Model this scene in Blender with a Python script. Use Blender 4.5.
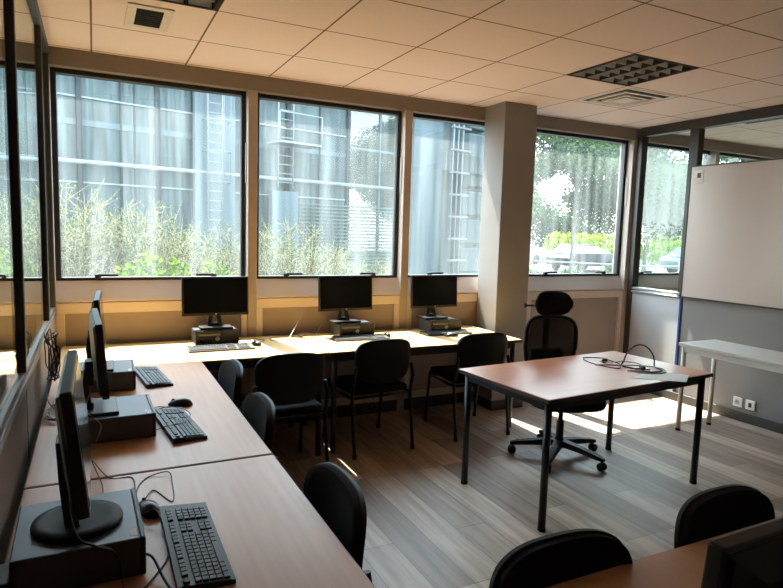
import bpy, bmesh, math, random
import numpy as np
from mathutils import Vector, Matrix, Euler

for o in list(bpy.data.objects):
    bpy.data.objects.remove(o)
S = bpy.context.scene
C = S.collection
PI = math.pi
CEIL = 2.716

# ------------------------------------------------------------------ camera
cam_d = bpy.data.cameras.new('camera'); cam = bpy.data.objects.new('camera', cam_d); C.objects.link(cam)
R = [[0.8968042605, 0.4419571462, 0.0203960600], [-0.4414536509, 0.8908217200, 0.1074957542], [0.0293392635, -0.1054065655, 0.9939963096]]
right = Vector((R[0][0], R[1][0], R[2][0])); fwd = Vector((R[0][1], R[1][1], R[2][1])); up = Vector((R[0][2], R[1][2], R[2][2]))
M = Matrix(((right.x, up.x, -fwd.x), (right.y, up.y, -fwd.y), (right.z, up.z, -fwd.z))).to_4x4()
M.translation = Vector((-0.0095, -4.634, 1.59))
cam.matrix_world = M
cam_d.sensor_width = 36; cam_d.lens = 601.1 * 36 / 783; cam_d.clip_start = 0.02; cam_d.clip_end = 300
S.camera = cam

# ------------------------------------------------------------------ sky, sun, exposure
W = bpy.data.worlds.new('sky'); S.world = W; W.use_nodes = True
wn = W.node_tree.nodes; wl = W.node_tree.links
bg = wn['Background']
tc = wn.new('ShaderNodeTexCoord'); sx = wn.new('ShaderNodeSeparateXYZ'); rp = wn.new('ShaderNodeValToRGB')
wl.new(tc.outputs['Generated'], sx.inputs[0]); wl.new(sx.outputs['Z'], rp.inputs[0]); wl.new(rp.outputs[0], bg.inputs['Color'])
rp.color_ramp.elements[0].position = 0.0; rp.color_ramp.elements[0].color = (0.95, 0.97, 1.0, 1)
rp.color_ramp.elements[1].position = 0.7; rp.color_ramp.elements[1].color = (0.62, 0.78, 1.0, 1)
bg.inputs['Strength'].default_value = 4.8
sun_d = bpy.data.lights.new('sun', 'SUN'); sun = bpy.data.objects.new('sun', sun_d); C.objects.link(sun)
sun_d.energy = 12; sun_d.angle = math.radians(0.9); sun_d.color = (1.0, 0.90, 0.80)
sun.rotation_euler = Vector((0.15, -1.0, -1.89)).to_track_quat('-Z', 'Y').to_euler()
sun.location = (0, 8, 14)
S.view_settings.view_transform = 'Standard'; S.view_settings.look = 'None'
S.view_settings.exposure = 1.85; S.view_settings.gamma = 1.0; S.view_settings.use_curve_mapping = False
try:
    S.cycles.use_denoising = True; S.cycles.max_bounces = 10; S.cycles.diffuse_bounces = 6; S.cycles.transparent_max_bounces = 24
    S.cycles.glossy_bounces = 4; S.cycles.caustics_reflective = False; S.cycles.caustics_refractive = False
    S.cycles.sample_clamp_indirect = 12; S.cycles.use_adaptive_sampling = False
except Exception: pass

# ------------------------------------------------------------------ materials
def lin(c):
    return tuple(((v / 255) / 12.92 if v / 255 <= 0.04045 else ((v / 255 + 0.055) / 1.055) ** 2.4) for v in c) + (1,)
def mat(name, col, rough=0.6, metal=0.0, spec=0.5, var=0.0, vscale=20, bump=0.0, bscale=200, stretch=None, col2=None):
    m = bpy.data.materials.new(name); m.use_nodes = True
    n = m.node_tree.nodes; l = m.node_tree.links; b = n['Principled BSDF']
    b.inputs['Roughness'].default_value = rough; b.inputs['Metallic'].default_value = metal
    b.inputs['Specular IOR Level'].default_value = spec
    c = lin(col)
    t = n.new('ShaderNodeTexCoord'); mp = n.new('ShaderNodeMapping'); l.new(t.outputs['Object'], mp.inputs[0])
    if stretch: mp.inputs['Scale'].default_value = stretch
    nz = n.new('ShaderNodeTexNoise'); nz.inputs['Scale'].default_value = vscale; nz.inputs['Detail'].default_value = 4
    l.new(mp.outputs[0], nz.inputs['Vector'])
    r = n.new('ShaderNodeValToRGB'); l.new(nz.outputs['Fac'], r.inputs[0])
    v = var if var else 0.03
    c2 = lin(col2) if col2 else tuple(min(1, x * (1 + v)) for x in c[:3]) + (1,)
    r.color_ramp.elements[0].position = 0.3; r.color_ramp.elements[0].color = tuple(x * (1 - v) for x in c[:3]) + (1,)
    r.color_ramp.elements[1].position = 0.7; r.color_ramp.elements[1].color = c2
    l.new(r.outputs[0], b.inputs['Base Color'])
    if bump:
        nb = n.new('ShaderNodeTexNoise'); nb.inputs['Scale'].default_value = bscale; l.new(mp.outputs[0], nb.inputs['Vector'])
        bp = n.new('ShaderNodeBump'); bp.inputs['Strength'].default_value = bump; bp.inputs['Distance'].default_value = 0.002
        l.new(nb.outputs['Fac'], bp.inputs['Height']); l.new(bp.outputs[0], b.inputs['Normal'])
    return m

m_apron = mat('painted_beige_metal', (202, 188, 178), 0.5, var=0.03, vscale=3)
m_infill = mat('taupe_panel', (150, 136, 128), 0.7, var=0.04, vscale=4)
m_header = mat('header_grey_brown', (138, 127, 119), 0.6, var=0.04, vscale=3)
m_mull = mat('mullion_beige', (172, 158, 148), 0.45, var=0.03)
m_pillar = mat('pillar_paint', (142, 138, 135), 0.8, var=0.02, vscale=3, bump=0.1)
m_black = mat('black_frame', (22, 22, 24), 0.4, var=0.1)
m_partdark = mat('partition_dark_metal', (52, 50, 47), 0.45, var=0.08)
m_partpanel = mat('partition_panel_brown', (112, 92, 78), 0.7, var=0.04, vscale=2)
m_partgrey = mat('partition_panel_grey', (126, 124, 123), 0.6, var=0.03, vscale=3)
m_partlight = mat('partition_panel_light', (178, 178, 178), 0.6, var=0.03, vscale=3)
m_railb = mat('bronze_rail', (96, 84, 74), 0.45, metal=0.3)
m_silver = mat('silver_rail', (170, 168, 164), 0.35, metal=0.7)
m_base = mat('dark_skirting', (62, 60, 58), 0.6)
m_wallpaint = mat('wall_paint', (176, 166, 156), 0.85, var=0.02)
m_board = mat('whiteboard_enamel', (190, 176, 167), 0.28, var=0.04, vscale=1.2)
m_pc = mat('pc_black_plastic', (24, 24, 26), 0.45, var=0.1, bump=0.15, bscale=600)
m_pctop = mat('pc_steel_cover', (70, 76, 83), 0.38, metal=0.2, var=0.05)
m_screen = mat('monitor_screen', (8, 8, 10), 0.16)
m_mon = mat('monitor_plastic', (26, 25, 25), 0.4, var=0.08)
m_key = mat('keyboard_base', (34, 34, 36), 0.5)
m_keycap = mat('key_caps', (48, 48, 51), 0.5)
m_keylight = mat('key_caps_pale_grey', (92, 88, 86), 0.45)  # lighter grey than the key caps, used on the scroll wheel
m_mouse = mat('mouse_plastic', (26, 26, 28), 0.3)
m_cable = mat('cable_black', (20, 19, 19), 0.5)
m_cableg = mat('cable_grey', (150, 140, 130), 0.5)
m_white = mat('white_plastic', (226, 224, 220), 0.4)
m_label = mat('paper_sticker', (240, 240, 238), 0.6)
m_logo = mat('logo_silver', (200, 200, 200), 0.3, metal=0.6)
m_fabric = mat('black_fabric', (22, 21, 21), 0.95, spec=0.2, var=0.15, vscale=60, bump=0.4, bscale=900)
m_shell = mat('chair_back_shell', (18, 18, 19), 0.55, spec=0.3, var=0.1)
m_tube = mat('black_tube', (20, 20, 21), 0.35, metal=0.3)
m_tlegs = mat('dark_grey_legs', (44, 46, 48), 0.4, metal=0.3)
m_tlegl = mat('silver_legs', (196, 192, 184), 0.4, metal=0.1)
m_greytop = mat('grey_table_top', (196, 190, 182), 0.5, var=0.03)
m_paper = mat('paper', (205, 198, 190), 0.7)
m_blue = mat('blue_cable', (40, 92, 190), 0.5)
m_louvre = mat('louvre_dark', (46, 41, 36), 0.8, spec=0.2)
m_tubelamp = mat('lamp_tube', (238, 236, 228), 0.3)
m_bladeglare = mat('blade_glare_white', (240, 238, 228), 0.35)  # white paint on the cross blades stands for window highlights on the louvre
m_fixture = mat('fixture_dark_frame', (40, 35, 31), 0.8, spec=0.2)
m_darkhole = mat('vent_dark', (30, 28, 26), 0.8)
m_trimw = mat('vent_white_trim', (214, 200, 184), 0.5)

def wood(name, base, dark, axis='y', rough=0.38):
    m = bpy.data.materials.new(name); m.use_nodes = True
    n = m.node_tree.nodes; l = m.node_tree.links; b = n['Principled BSDF']
    t = n.new('ShaderNodeTexCoord'); mp = n.new('ShaderNodeMapping'); l.new(t.outputs['Object'], mp.inputs[0])
    mp.inputs['Scale'].default_value = (30, 1.6, 10) if axis == 'y' else (1.6, 30, 10)
    nz = n.new('ShaderNodeTexNoise'); nz.inputs['Scale'].default_value = 1.6; nz.inputs['Detail'].default_value = 6
    l.new(mp.outputs[0], nz.inputs['Vector'])
    r = n.new('ShaderNodeValToRGB'); l.new(nz.outputs['Fac'], r.inputs[0])
    r.color_ramp.elements[0].position = 0.25; r.color_ramp.elements[0].color = lin(dark)
    r.color_ramp.elements[1].position = 0.75; r.color_ramp.elements[1].color = lin(base)
    l.new(r.outputs[0], b.inputs['Base Color']); b.inputs['Roughness'].default_value = rough
    return m
m_woody = wood('pearwood_laminate', (198, 146, 110), (186, 134, 99), 'y')
m_woodx = wood('sunlit_yellow_laminate', (208, 166, 104), (198, 156, 94), 'x', 0.5)  # window desks: yellow of the clipped sunlight mixed into the wood colour
m_woodt = wood('reddish_laminate', (184, 114, 76), (170, 102, 66), 'x', 0.32)
m_edge = mat('dark_edge_band', (70, 48, 38), 0.5)

def floor_mat():
    m = bpy.data.materials.new('grey_oak_laminate'); m.use_nodes = True
    n = m.node_tree.nodes; l = m.node_tree.links; b = n['Principled BSDF']
    t = n.new('ShaderNodeTexCoord'); mp = n.new('ShaderNodeMapping'); l.new(t.outputs['Object'], mp.inputs[0])
    mp.inputs['Rotation'].default_value = (0, 0, PI / 2)
    br = n.new('ShaderNodeTexBrick'); l.new(mp.outputs[0], br.inputs['Vector'])
    br.inputs['Scale'].default_value = 1.0; br.inputs['Brick Width'].default_value = 1.25; br.inputs['Row Height'].default_value = 0.19
    br.inputs['Mortar Size'].default_value = 0.0016; br.offset = 0.37; br.offset_frequency = 3
    br.inputs['Color1'].default_value = lin((192, 170, 150)); br.inputs['Color2'].default_value = lin((124, 104, 90)); br.inputs['Mortar'].default_value = lin((70, 60, 54))
    mp2 = n.new('ShaderNodeMapping'); l.new(t.outputs['Object'], mp2.inputs[0]); mp2.inputs['Scale'].default_value = (22, 1.4, 1)
    nz = n.new('ShaderNodeTexNoise'); nz.inputs['Scale'].default_value = 1.2; nz.inputs['Detail'].default_value = 7; nz.inputs['Distortion'].default_value = 0.6
    l.new(mp2.outputs[0], nz.inputs['Vector'])
    r = n.new('ShaderNodeValToRGB'); l.new(nz.outputs['Fac'], r.inputs[0])
    r.color_ramp.elements[0].position = 0.32; r.color_ramp.elements[0].color = (0.62, 0.6, 0.58, 1)
    r.color_ramp.elements[1].position = 0.62; r.color_ramp.elements[1].color = (1.06, 1.04, 1.02, 1)
    mx = n.new('ShaderNodeMix'); mx.data_type = 'RGBA'; mx.blend_type = 'MULTIPLY'; mx.inputs[0].default_value = 1
    l.new(br.outputs['Color'], mx.inputs[6]); l.new(r.outputs[0], mx.inputs[7]); l.new(mx.outputs[2], b.inputs['Base Color'])
    b.inputs['Roughness'].default_value = 0.5
    return m
m_floor = floor_mat()

def ceiling_mat():
    m = bpy.data.materials.new('ceiling_tiles'); m.use_nodes = True
    n = m.node_tree.nodes; l = m.node_tree.links; b = n['Principled BSDF']
    t = n.new('ShaderNodeTexCoord'); s = n.new('ShaderNodeSeparateXYZ'); l.new(t.outputs['Object'], s.inputs[0])
    def line(out, off):
        a = n.new('ShaderNodeMath'); a.operation = 'ADD'; a.inputs[1].default_value = off + 60; l.new(out, a.inputs[0])
        p = n.new('ShaderNodeMath'); p.operation = 'PINGPONG'; p.inputs[1].default_value = 0.3; l.new(a.outputs[0], p.inputs[0])
        c = n.new('ShaderNodeMath'); c.operation = 'LESS_THAN'; c.inputs[1].default_value = 0.0055; l.new(p.outputs[0], c.inputs[0])
        return c.outputs[0]
    a = line(s.outputs['X'], 0.0); c = line(s.outputs['Y'], 0.038)
    mxm = n.new('ShaderNodeMath'); mxm.operation = 'MAXIMUM'; l.new(a, mxm.inputs[0]); l.new(c, mxm.inputs[1])
    nz = n.new('ShaderNodeTexNoise'); nz.inputs['Scale'].default_value = 90; l.new(t.outputs['Object'], nz.inputs['Vector'])
    r = n.new('ShaderNodeValToRGB'); l.new(nz.outputs['Fac'], r.inputs[0])
    r.color_ramp.elements[0].color = lin((225, 206, 200)); r.color_ramp.elements[1].color = lin((233, 215, 209))
    mx = n.new('ShaderNodeMix'); mx.data_type = 'RGBA'; l.new(mxm.outputs[0], mx.inputs[0]); l.new(r.outputs[0], mx.inputs[6]); mx.inputs[7].default_value = lin((112, 82, 62))
    l.new(mx.outputs[2], b.inputs['Base Color']); b.inputs['Roughness'].default_value = 0.9
    bp = n.new('ShaderNodeBump'); bp.inputs['Strength'].default_value = 0.15; bp.inputs['Distance'].default_value = 0.002
    l.new(nz.outputs['Fac'], bp.inputs['Height']); l.new(bp.outputs[0], b.inputs['Normal'])
    return m
m_ceil = ceiling_mat()

def glass_mat(name, tint=(1, 1, 1), haze=0.0, streak=0.0, hazecol=(0.85, 0.92, 1.0), refl=1.0):
    m = bpy.data.materials.new(name); m.use_nodes = True
    n = m.node_tree.nodes; l = m.node_tree.links; n.remove(n['Principled BSDF']); out = n['Material Output']
    tr = n.new('ShaderNodeBsdfTransparent'); tr.inputs[0].default_value = tint + (1,)
    gl = n.new('ShaderNodeBsdfGlossy'); gl.inputs['Roughness'].default_value = 0.01
    fr = n.new('ShaderNodeFresnel'); fr.inputs[0].default_value = 1.45
    fm = n.new('ShaderNodeMath'); fm.operation = 'MULTIPLY'; fm.inputs[1].default_value = refl; l.new(fr.outputs[0], fm.inputs[0])
    ge = n.new('ShaderNodeNewGeometry'); iv = n.new('ShaderNodeMath'); iv.operation = 'SUBTRACT'; iv.inputs[0].default_value = 1.0; l.new(ge.outputs['Backfacing'], iv.inputs[1])
    f2 = n.new('ShaderNodeMath'); f2.operation = 'MULTIPLY'; l.new(fm.outputs[0], f2.inputs[0]); l.new(iv.outputs[0], f2.inputs[1]); fm = f2
    mx = n.new('ShaderNodeMixShader'); l.new(fm.outputs[0], mx.inputs[0]); l.new(tr.outputs[0], mx.inputs[1]); l.new(gl.outputs[0], mx.inputs[2])
    last = mx
    if haze:
        tl = n.new('ShaderNodeBsdfTranslucent'); tl.inputs[0].default_value = hazecol + (1,)
        t = n.new('ShaderNodeTexCoord'); mp = n.new('ShaderNodeMapping'); l.new(t.outputs['Object'], mp.inputs[0]); mp.inputs['Scale'].default_value = (9, 9, 0.5)
        nz = n.new('ShaderNodeTexNoise'); nz.inputs['Scale'].default_value = 1.0; nz.inputs['Detail'].default_value = 3; l.new(mp.outputs[0], nz.inputs['Vector'])
        mr = n.new('ShaderNodeMapRange'); l.new(nz.outputs['Fac'], mr.inputs[0]); mr.inputs[1].default_value = 0.35; mr.inputs[2].default_value = 0.75
        mr.inputs[3].default_value = haze; mr.inputs[4].default_value = haze + streak
        m2 = n.new('ShaderNodeMixShader'); l.new(mr.outputs[0], m2.inputs[0]); l.new(last.outputs[0], m2.inputs[1]); l.new(tl.outputs[0], m2.inputs[2]); last = m2
    l.new(last.outputs[0], out.inputs[0])
    return m
m_glass = glass_mat('dusty_window_glass', (0.92, 0.97, 0.95), 0.008, 0.034, (0.86, 0.95, 0.95))
m_pglass = glass_mat('partition_glass', (0.84, 0.90, 0.88))

def leaf_mat(name, c1, c2, trans=0.45):
    m = bpy.data.materials.new(name); m.use_nodes = True
    n = m.node_tree.nodes; l = m.node_tree.links; n.remove(n['Principled BSDF']); out = n['Material Output']
    g = n.new('ShaderNodeNewGeometry'); r = n.new('ShaderNodeValToRGB')
    l.new(g.outputs['Random Per Island'], r.inputs[0])
    r.color_ramp.elements[0].color = lin(c1); r.color_ramp.elements[1].color = lin(c2)
    d = n.new('ShaderNodeBsdfDiffuse'); t = n.new('ShaderNodeBsdfTranslucent'); l.new(r.outputs[0], d.inputs[0]); l.new(r.outputs[0], t.inputs[0])
    mx = n.new('ShaderNodeMixShader'); mx.inputs[0].default_value = trans; l.new(d.outputs[0], mx.inputs[1]); l.new(t.outputs[0], mx.inputs[2]); l.new(mx.outputs[0], out.inputs[0])
    return m
m_twig = leaf_mat('silvery_olive_twigs', (34, 40, 24), (92, 96, 64), 0.35)
m_lime = leaf_mat('lime_leaves', (50, 72, 16), (100, 122, 34), 0.5)
m_tree = leaf_mat('tree_leaves', (34, 48, 32), (68, 84, 58), 0.45)
m_hedge = leaf_mat('hedge_leaves', (84, 102, 28), (122, 136, 44), 0.5)
m_bark = mat('bark', (62, 54, 46), 0.9, var=0.2)
m_ground = mat('asphalt', (58, 58, 57), 0.9, var=0.1, vscale=2)
m_facade = mat('frosted_facade_panel', (26, 37, 39), 0.6, spec=0.15, var=0.3, vscale=1.0, stretch=(7, 7, 0.35), col2=(56, 68, 70))
m_facade2 = mat('pale_facade_panel', (56, 67, 71), 0.6, spec=0.15, var=0.08, vscale=1.0, stretch=(6, 6, 0.4))
m_fmull = mat('facade_dark_mullion', (22, 29, 33), 0.7, spec=0.1)
m_fpipe = mat('facade_white_pipe', (84, 92, 95), 0.6, spec=0.2)
m_fgreen = mat('louvre_green_grey', (50, 62, 59), 0.7, spec=0.15)
m_scr = glass_mat('facade_screen_glass', (0.32, 0.42, 0.40), 0.02, 0.03, (0.5, 0.6, 0.6), 2.0)
m_carw = mat('car_silver', (120, 126, 134), 0.3, metal=0.5)
m_card = mat('car_dark', (34, 40, 48), 0.25, metal=0.4)
m_carg = mat('car_glass', (120, 130, 138), 0.1)
m_tyre = mat('tyre', (18, 18, 18), 0.8)

# ------------------------------------------------------------------ mesh kit
class MB:
    def __init__(s): s.bm = bmesh.new()
    def _xf(s, vs, Mx):
        for v in vs: v.co = Mx @ v.co
    def box(s, x0, x1, y0, y1, z0, z1, bev=0.0, Mx=None, seg=1, mi=0):
        r = bmesh.ops.create_cube(s.bm, size=1.0)
        vs = r['verts']
        for v in vs:
            v.co = Vector(((x0 + x1) / 2 + v.co.x * (x1 - x0), (y0 + y1) / 2 + v.co.y * (y1 - y0), (z0 + z1) / 2 + v.co.z * (z1 - z0)))
        fs = list({f for v in vs for f in v.link_faces})
        for f in fs: f.material_index = mi
        if Mx: s._xf(vs, Mx)
        if bev:
            es = list({e for v in vs for e in v.link_edges})
            bmesh.ops.bevel(s.bm, geom=es, offset=bev, segments=seg, affect='EDGES', profile=0.5)
        return s
    def ring_sweep(s, rings, cap=True, smooth=True, mi=0):
        vv = [[s.bm.verts.new(p) for p in r] for r in rings]
        n = len(vv[0])
        for a, b in zip(vv, vv[1:]):
            for i in range(n):
                f = s.bm.faces.new((a[i], a[(i + 1) % n], b[(i + 1) % n], b[i])); f.smooth = smooth; f.material_index = mi
        if cap:
            f = s.bm.faces.new(vv[0][::-1]); f.material_index = mi
            f = s.bm.faces.new(vv[-1]); f.material_index = mi
        return s
    def tube(s, pts, r, seg=8, cap=True, mi=0):
        pts = [Vector(p) for p in pts]; rings = []; prev = None
        rr = r if isinstance(r, (list, tuple)) else [r] * len(pts)
        for i, p in enumerate(pts):
            t = (pts[min(i + 1, len(pts) - 1)] - pts[max(i - 1, 0)])
            if t.length < 1e-9: t = Vector((0, 0, 1))
            t.normalize()
            if prev is None:
                a = Vector((0, 0, 1)) if abs(t.z) < 0.9 else Vector((1, 0, 0)); u = t.cross(a).normalized()
            else:
                u = (prev - t * prev.dot(t)); u = u.normalized() if u.length > 1e-6 else t.orthogonal().normalized()
            prev = u; w = t.cross(u)
            rings.append([p + (u * math.cos(k * 2 * PI / seg) + w * math.sin(k * 2 * PI / seg)) * rr[i] for k in range(seg)])
        return s.ring_sweep(rings, cap, mi=mi)
    def lathe(s, prof, seg=24, Mx=None, mi=0):
        rings = [[Vector((r * math.cos(k * 2 * PI / seg), r * math.sin(k * 2 * PI / seg), z)) for k in range(seg)] for r, z in prof]
        if Mx: rings = [[Mx @ p for p in rg] for rg in rings]
        return s.ring_sweep(rings, mi=mi)
    def prism(s, poly, a, b, plane='xy', Mx=None, mi=0, smooth=False):
        f = {'xy': lambda u, v, w: Vector((u, v, w)), 'xz': lambda u, v, w: Vector((u, w, v)), 'yz': lambda u, v, w: Vector((w, u, v))}[plane]
        rings = [[f(u, v, w) for u, v in poly] for w in (a, b)]
        if Mx: rings = [[Mx @ p for p in rg] for rg in rings]
        return s.ring_sweep(rings, smooth=smooth, mi=mi)
    def grid_shell(s, fn, nu, nv, th, closed_edge=True, mi=0):
        # a thick curved sheet: fn(u,v) -> (point, normal)
        A = [[None] * (nv + 1) for _ in range(nu + 1)]; B = [[None] * (nv + 1) for _ in range(nu + 1)]
        for i in range(nu + 1):
            for j in range(nv + 1):
                p, nn = fn(i / nu, j / nv); p = Vector(p); nn = Vector(nn)
                A[i][j] = s.bm.verts.new(p + nn * th / 2); B[i][j] = s.bm.verts.new(p - nn * th / 2)
        for i in range(nu):
            for j in range(nv):
                for G, fl in ((A, 0), (B, 1)):
                    q = [G[i][j], G[i + 1][j], G[i + 1][j + 1], G[i][j + 1]]
                    f = s.bm.faces.new(q[::-1] if fl else q); f.smooth = True; f.material_index = mi
        bd = [(i, 0) for i in range(nu)] + [(nu, j) for j in range(nv)] + [(i, nv) for i in range(nu, 0, -1)] + [(0, j) for j in range(nv, 0, -1)]
        for k in range(len(bd)):
            a = bd[k]; b = bd[(k + 1) % len(bd)]
            f = s.bm.faces.new((A[a[0]][a[1]], B[a[0]][a[1]], B[b[0]][b[1]], A[b[0]][b[1]])); f.smooth = False; f.material_index = mi
        return s
    def build(s, name, m, parent=None, kind=None):
        me = bpy.data.meshes.new(name)
        bmesh.ops.recalc_face_normals(s.bm, faces=s.bm.faces)
        s.bm.to_mesh(me); s.bm.free()
        for x in (m if isinstance(m, (list, tuple)) else [m]): me.materials.append(x)
        o = bpy.data.objects.new(name, me); C.objects.link(o)
        if parent: o.parent = parent
        if kind: o['kind'] = kind
        return o

def bx(name, m, x0, x1, y0, y1, z0, z1, parent=None, kind=None, bev=0.0):
    return MB().box(x0, x1, y0, y1, z0, z1, bev).build(name, m, parent, kind)
def thing(name, label, cat, loc=(0, 0, 0), rz=0, group=None):
    o = bpy.data.objects.new(name, None); C.objects.link(o); o.empty_display_size = 0.1
    o.location = loc; o.rotation_euler = (0, 0, rz); o['label'] = label; o['category'] = cat
    if group: o['group'] = group
    return o
def tag(o, label, cat, group=None, kind=None):
    o['label'] = label; o['category'] = cat
    if group: o['group'] = group
    if kind: o['kind'] = kind
    return o
def dup(root, loc, rz, label, group=None):
    def cp(o, par):
        c = o.copy(); C.objects.link(c)
        if par: c.parent = par
        for ch in list(o.children): cp(ch, c)
        return c
    r = cp(root, None); r.location = loc; r.rotation_euler = (0, 0, rz); r['label'] = label
    if group: r['group'] = group
    return r
def crom(P, n=8):
    P = [Vector(p) for p in P]; Q = [P[0]] + P + [P[-1]]; out = []
    for i in range(1, len(Q) - 2):
        a, b, c, d = Q[i - 1], Q[i], Q[i + 1], Q[i + 2]
        for k in range(n):
            t = k / n
            out.append(0.5 * ((2 * b) + (c - a) * t + (2 * a - 5 * b + 4 * c - d) * t * t + (3 * b - a - 3 * c + d) * t ** 3))
    out.append(P[-1]); return out
def cable(name, pts, r, m, label=None, cat='cable', parent=None, group=None, n=8, seg=6):
    o = MB().tube(crom(pts, n), r, seg).build(name, m, parent)
    if label: tag(o, label, cat, group)
    return o

# ------------------------------------------------------------------ room shell
XL, XR = -0.27, 5.12
X0, X1, YB = -2.95, 9.0, -6.2
bx('floor', m_floor, X0, X1, YB, 0.0, -0.12, 0.0, kind='structure')
# ceiling: 0.6 m cells with real openings for the luminaires and grilles
holes = {(5, 2): 1, (0, 2): 1}
mb = MB(); bm = mb.bm; vd = {}
def cv(x, y):
    k = (round(x, 4), round(y, 4))
    if k not in vd: vd[k] = bm.verts.new((x, y, CEIL))
    return vd[k]
ys = [0.01] + [-0.638 - 0.6 * k for k in range(0, 9)] + [YB]
ys = ys + []
xs = [X0] + [-2.4 + 0.6 * k for k in range(0, 19)] + [X1]
for i in range(len(xs) - 1):
    for j in range(len(ys) - 1):
        if abs(ys[j] + 1.238) < 0.01 and (abs(xs[i] - 3.0) < 0.01 or abs(xs[i]) < 0.01): continue
        bm.faces.new((cv(xs[i], ys[j]), cv(xs[i], ys[j + 1]), cv(xs[i + 1], ys[j + 1]), cv(xs[i + 1], ys[j])))
mb.build('ceiling', m_ceil, kind='structure')
bx('wall_back', m_wallpaint, X0, X1, YB - 0.1, YB, 0, CEIL, kind='structure')
bx('wall_far_left', m_wallpaint, X0 - 0.1, X0, YB - 0.1, 0.2, 0, CEIL, kind='structure')
bx('wall_far_right', m_wallpaint, X1, X1 + 0.1, YB - 0.1, 0.2, 0, CEIL, kind='structure')

# window wall
MX = [-2.92, -1.605, -0.285, 1.08, 2.405, 3.73, 5.08, 6.38, 7.705, 8.97]
bx('trim_header', m_header, X0, X1, 0.0, 0.17, 2.60, CEIL + 0.2, kind='structure', bev=0.003)
bx('trim_header_outer', m_fmull, X0, X1, 0.17, 0.185, 2.578, CEIL + 0.2, kind='structure')
bx('wall_window_core', m_infill, X0, X1, 0.05, 0.17, 0.0, 1.02, kind='structure')
k = 0
for x in MX:
    k += 1
    bx('trim_%d' % k, m_mull, x - 0.035, x + 0.035, -0.012, 0.17, 0.0, 2.60, kind='structure', bev=0.003)
for i in range(len(MX) - 1):
    a, b = MX[i] + 0.035, MX[i + 1] - 0.035
    n = i + 1
    w = MB()
    w.prism([(-0.010, 1.035), (-0.010, 1.045), (0.064, 1.178), (0.17, 1.178), (0.17, 1.035)], a, b, 'yz')
    w.build('trim_apron_%d' % n, m_apron, kind='structure')
    p = MB()
    p.box(a, b, -0.006, 0.05, 0.955, 1.03, 0.003)
    p.box(a, a + 0.05, -0.006, 0.05, 0.1, 0.955, 0.003); p.box(b - 0.05, b, -0.006, 0.05, 0.1, 0.955, 0.003)
    p.box(a, b, -0.006, 0.05, 0.1, 0.16, 0.003)
    po = p.build('wall_window_%d' % n, m_apron, kind='structure')
    bx('infill_panel', m_infill, a + 0.05, b - 0.05, 0.018, 0.05, 0.16, 0.955, parent=po)
    bx('baseboard_window_%d' % n, m_base, a, b, -0.015, 0.05, 0, 0.1, kind='structure', bev=0.004)
    f = MB(); t = 0.034; g0, g1 = 0.065, 0.125
    f.box(a, b, g0, g1, 2.568, 2.60, 0.003); f.box(a, b, g0, g1, 1.178, 1.2, 0.003)
    f.box(a, a + t, g0, g1, 1.2, 2.568, 0.003); f.box(b - t, b, g0, g1, 1.2, 2.568, 0.003)
    fo = f.build('window_%d' % n, m_black, kind='structure')
    bx('glass_pane', m_glass, a + t, b - t, 0.092, 0.098, 1.2, 2.575, parent=fo)
    for hx, sg in ((a + (b - a) * 0.20, 1), (a + (b - a) * 0.81, -1)):
        h = MB(); h.box(hx - 0.02, hx + 0.02, 0.035, 0.066, 1.185, 1.225, 0.005)
        h.box(min(hx, hx + sg * 0.13), max(hx, hx + sg * 0.13), 0.02, 0.038, 1.208, 1.228, 0.004)
        h.build('window_handle', m_black, fo)
    bx('window_stay', m_mull, b - 0.008, b - 0.001, 0.025, 0.06, 1.92, 2.22, parent=fo, bev=0.003)

# pillar
bx('wall_pillar', m_pillar, 3.17, 3.51, -0.315, -0.013, 0, CEIL, kind='structure', bev=0.003)
bx('baseboard_pillar', m_base, 3.162, 3.518, -0.323, -0.047, 0, 0.09, kind='structure', bev=0.003)

# left partition (glass over panels)
T = 0.045
def part_wall(name, x, ya, yb, m_panels, ztop, posts, sgn):
    w = bx(name, m_panels, x - 0.016, x + 0.016, ya, yb, 0.0, ztop - 0.06, kind='structure')
    bx('glass_pane', m_pglass, x - 0.004, x + 0.004, ya, yb, ztop, CEIL - 0.06, parent=w)
    r = MB(); r.box(x - 0.022, x + 0.022, ya, yb, CEIL - 0.06, CEIL, 0.003); r.build('top_rail', m_partdark, w)
    return w
wl_ = part_wall('wall_left', XL, YB, -0.016, m_partpanel, 1.02, None, 1)
r = MB()
for zz, xx in ((1.0, 0.014), (0.978, 0.022), (0.95, 0.018)):
    r.box(XL - xx, XL + xx, YB, -0.02, zz - 0.009, zz + 0.0105, 0.003)
r.build('sill_rail', m_railb, wl_)
for y in (-0.035, -0.65, -2.0, -3.35, -4.7):
    bx('post', m_partdark, XL - 0.02, XL + 0.02, y - 0.02, y + 0.02, 1.01, CEIL - 0.06, parent=wl_, bev=0.003)
for y in (-0.65, -2.0, -3.35, -4.7):
    bx('panel_joint', m_partdark, XL + 0.014, XL + 0.018, y - 0.006, y + 0.006, 0.0, 0.95, parent=wl_)
bx('baseboard_left', m_base, XL + 0.016, XL + 0.026, YB, -0.02, 0, 0.08, kind='structure')

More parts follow.
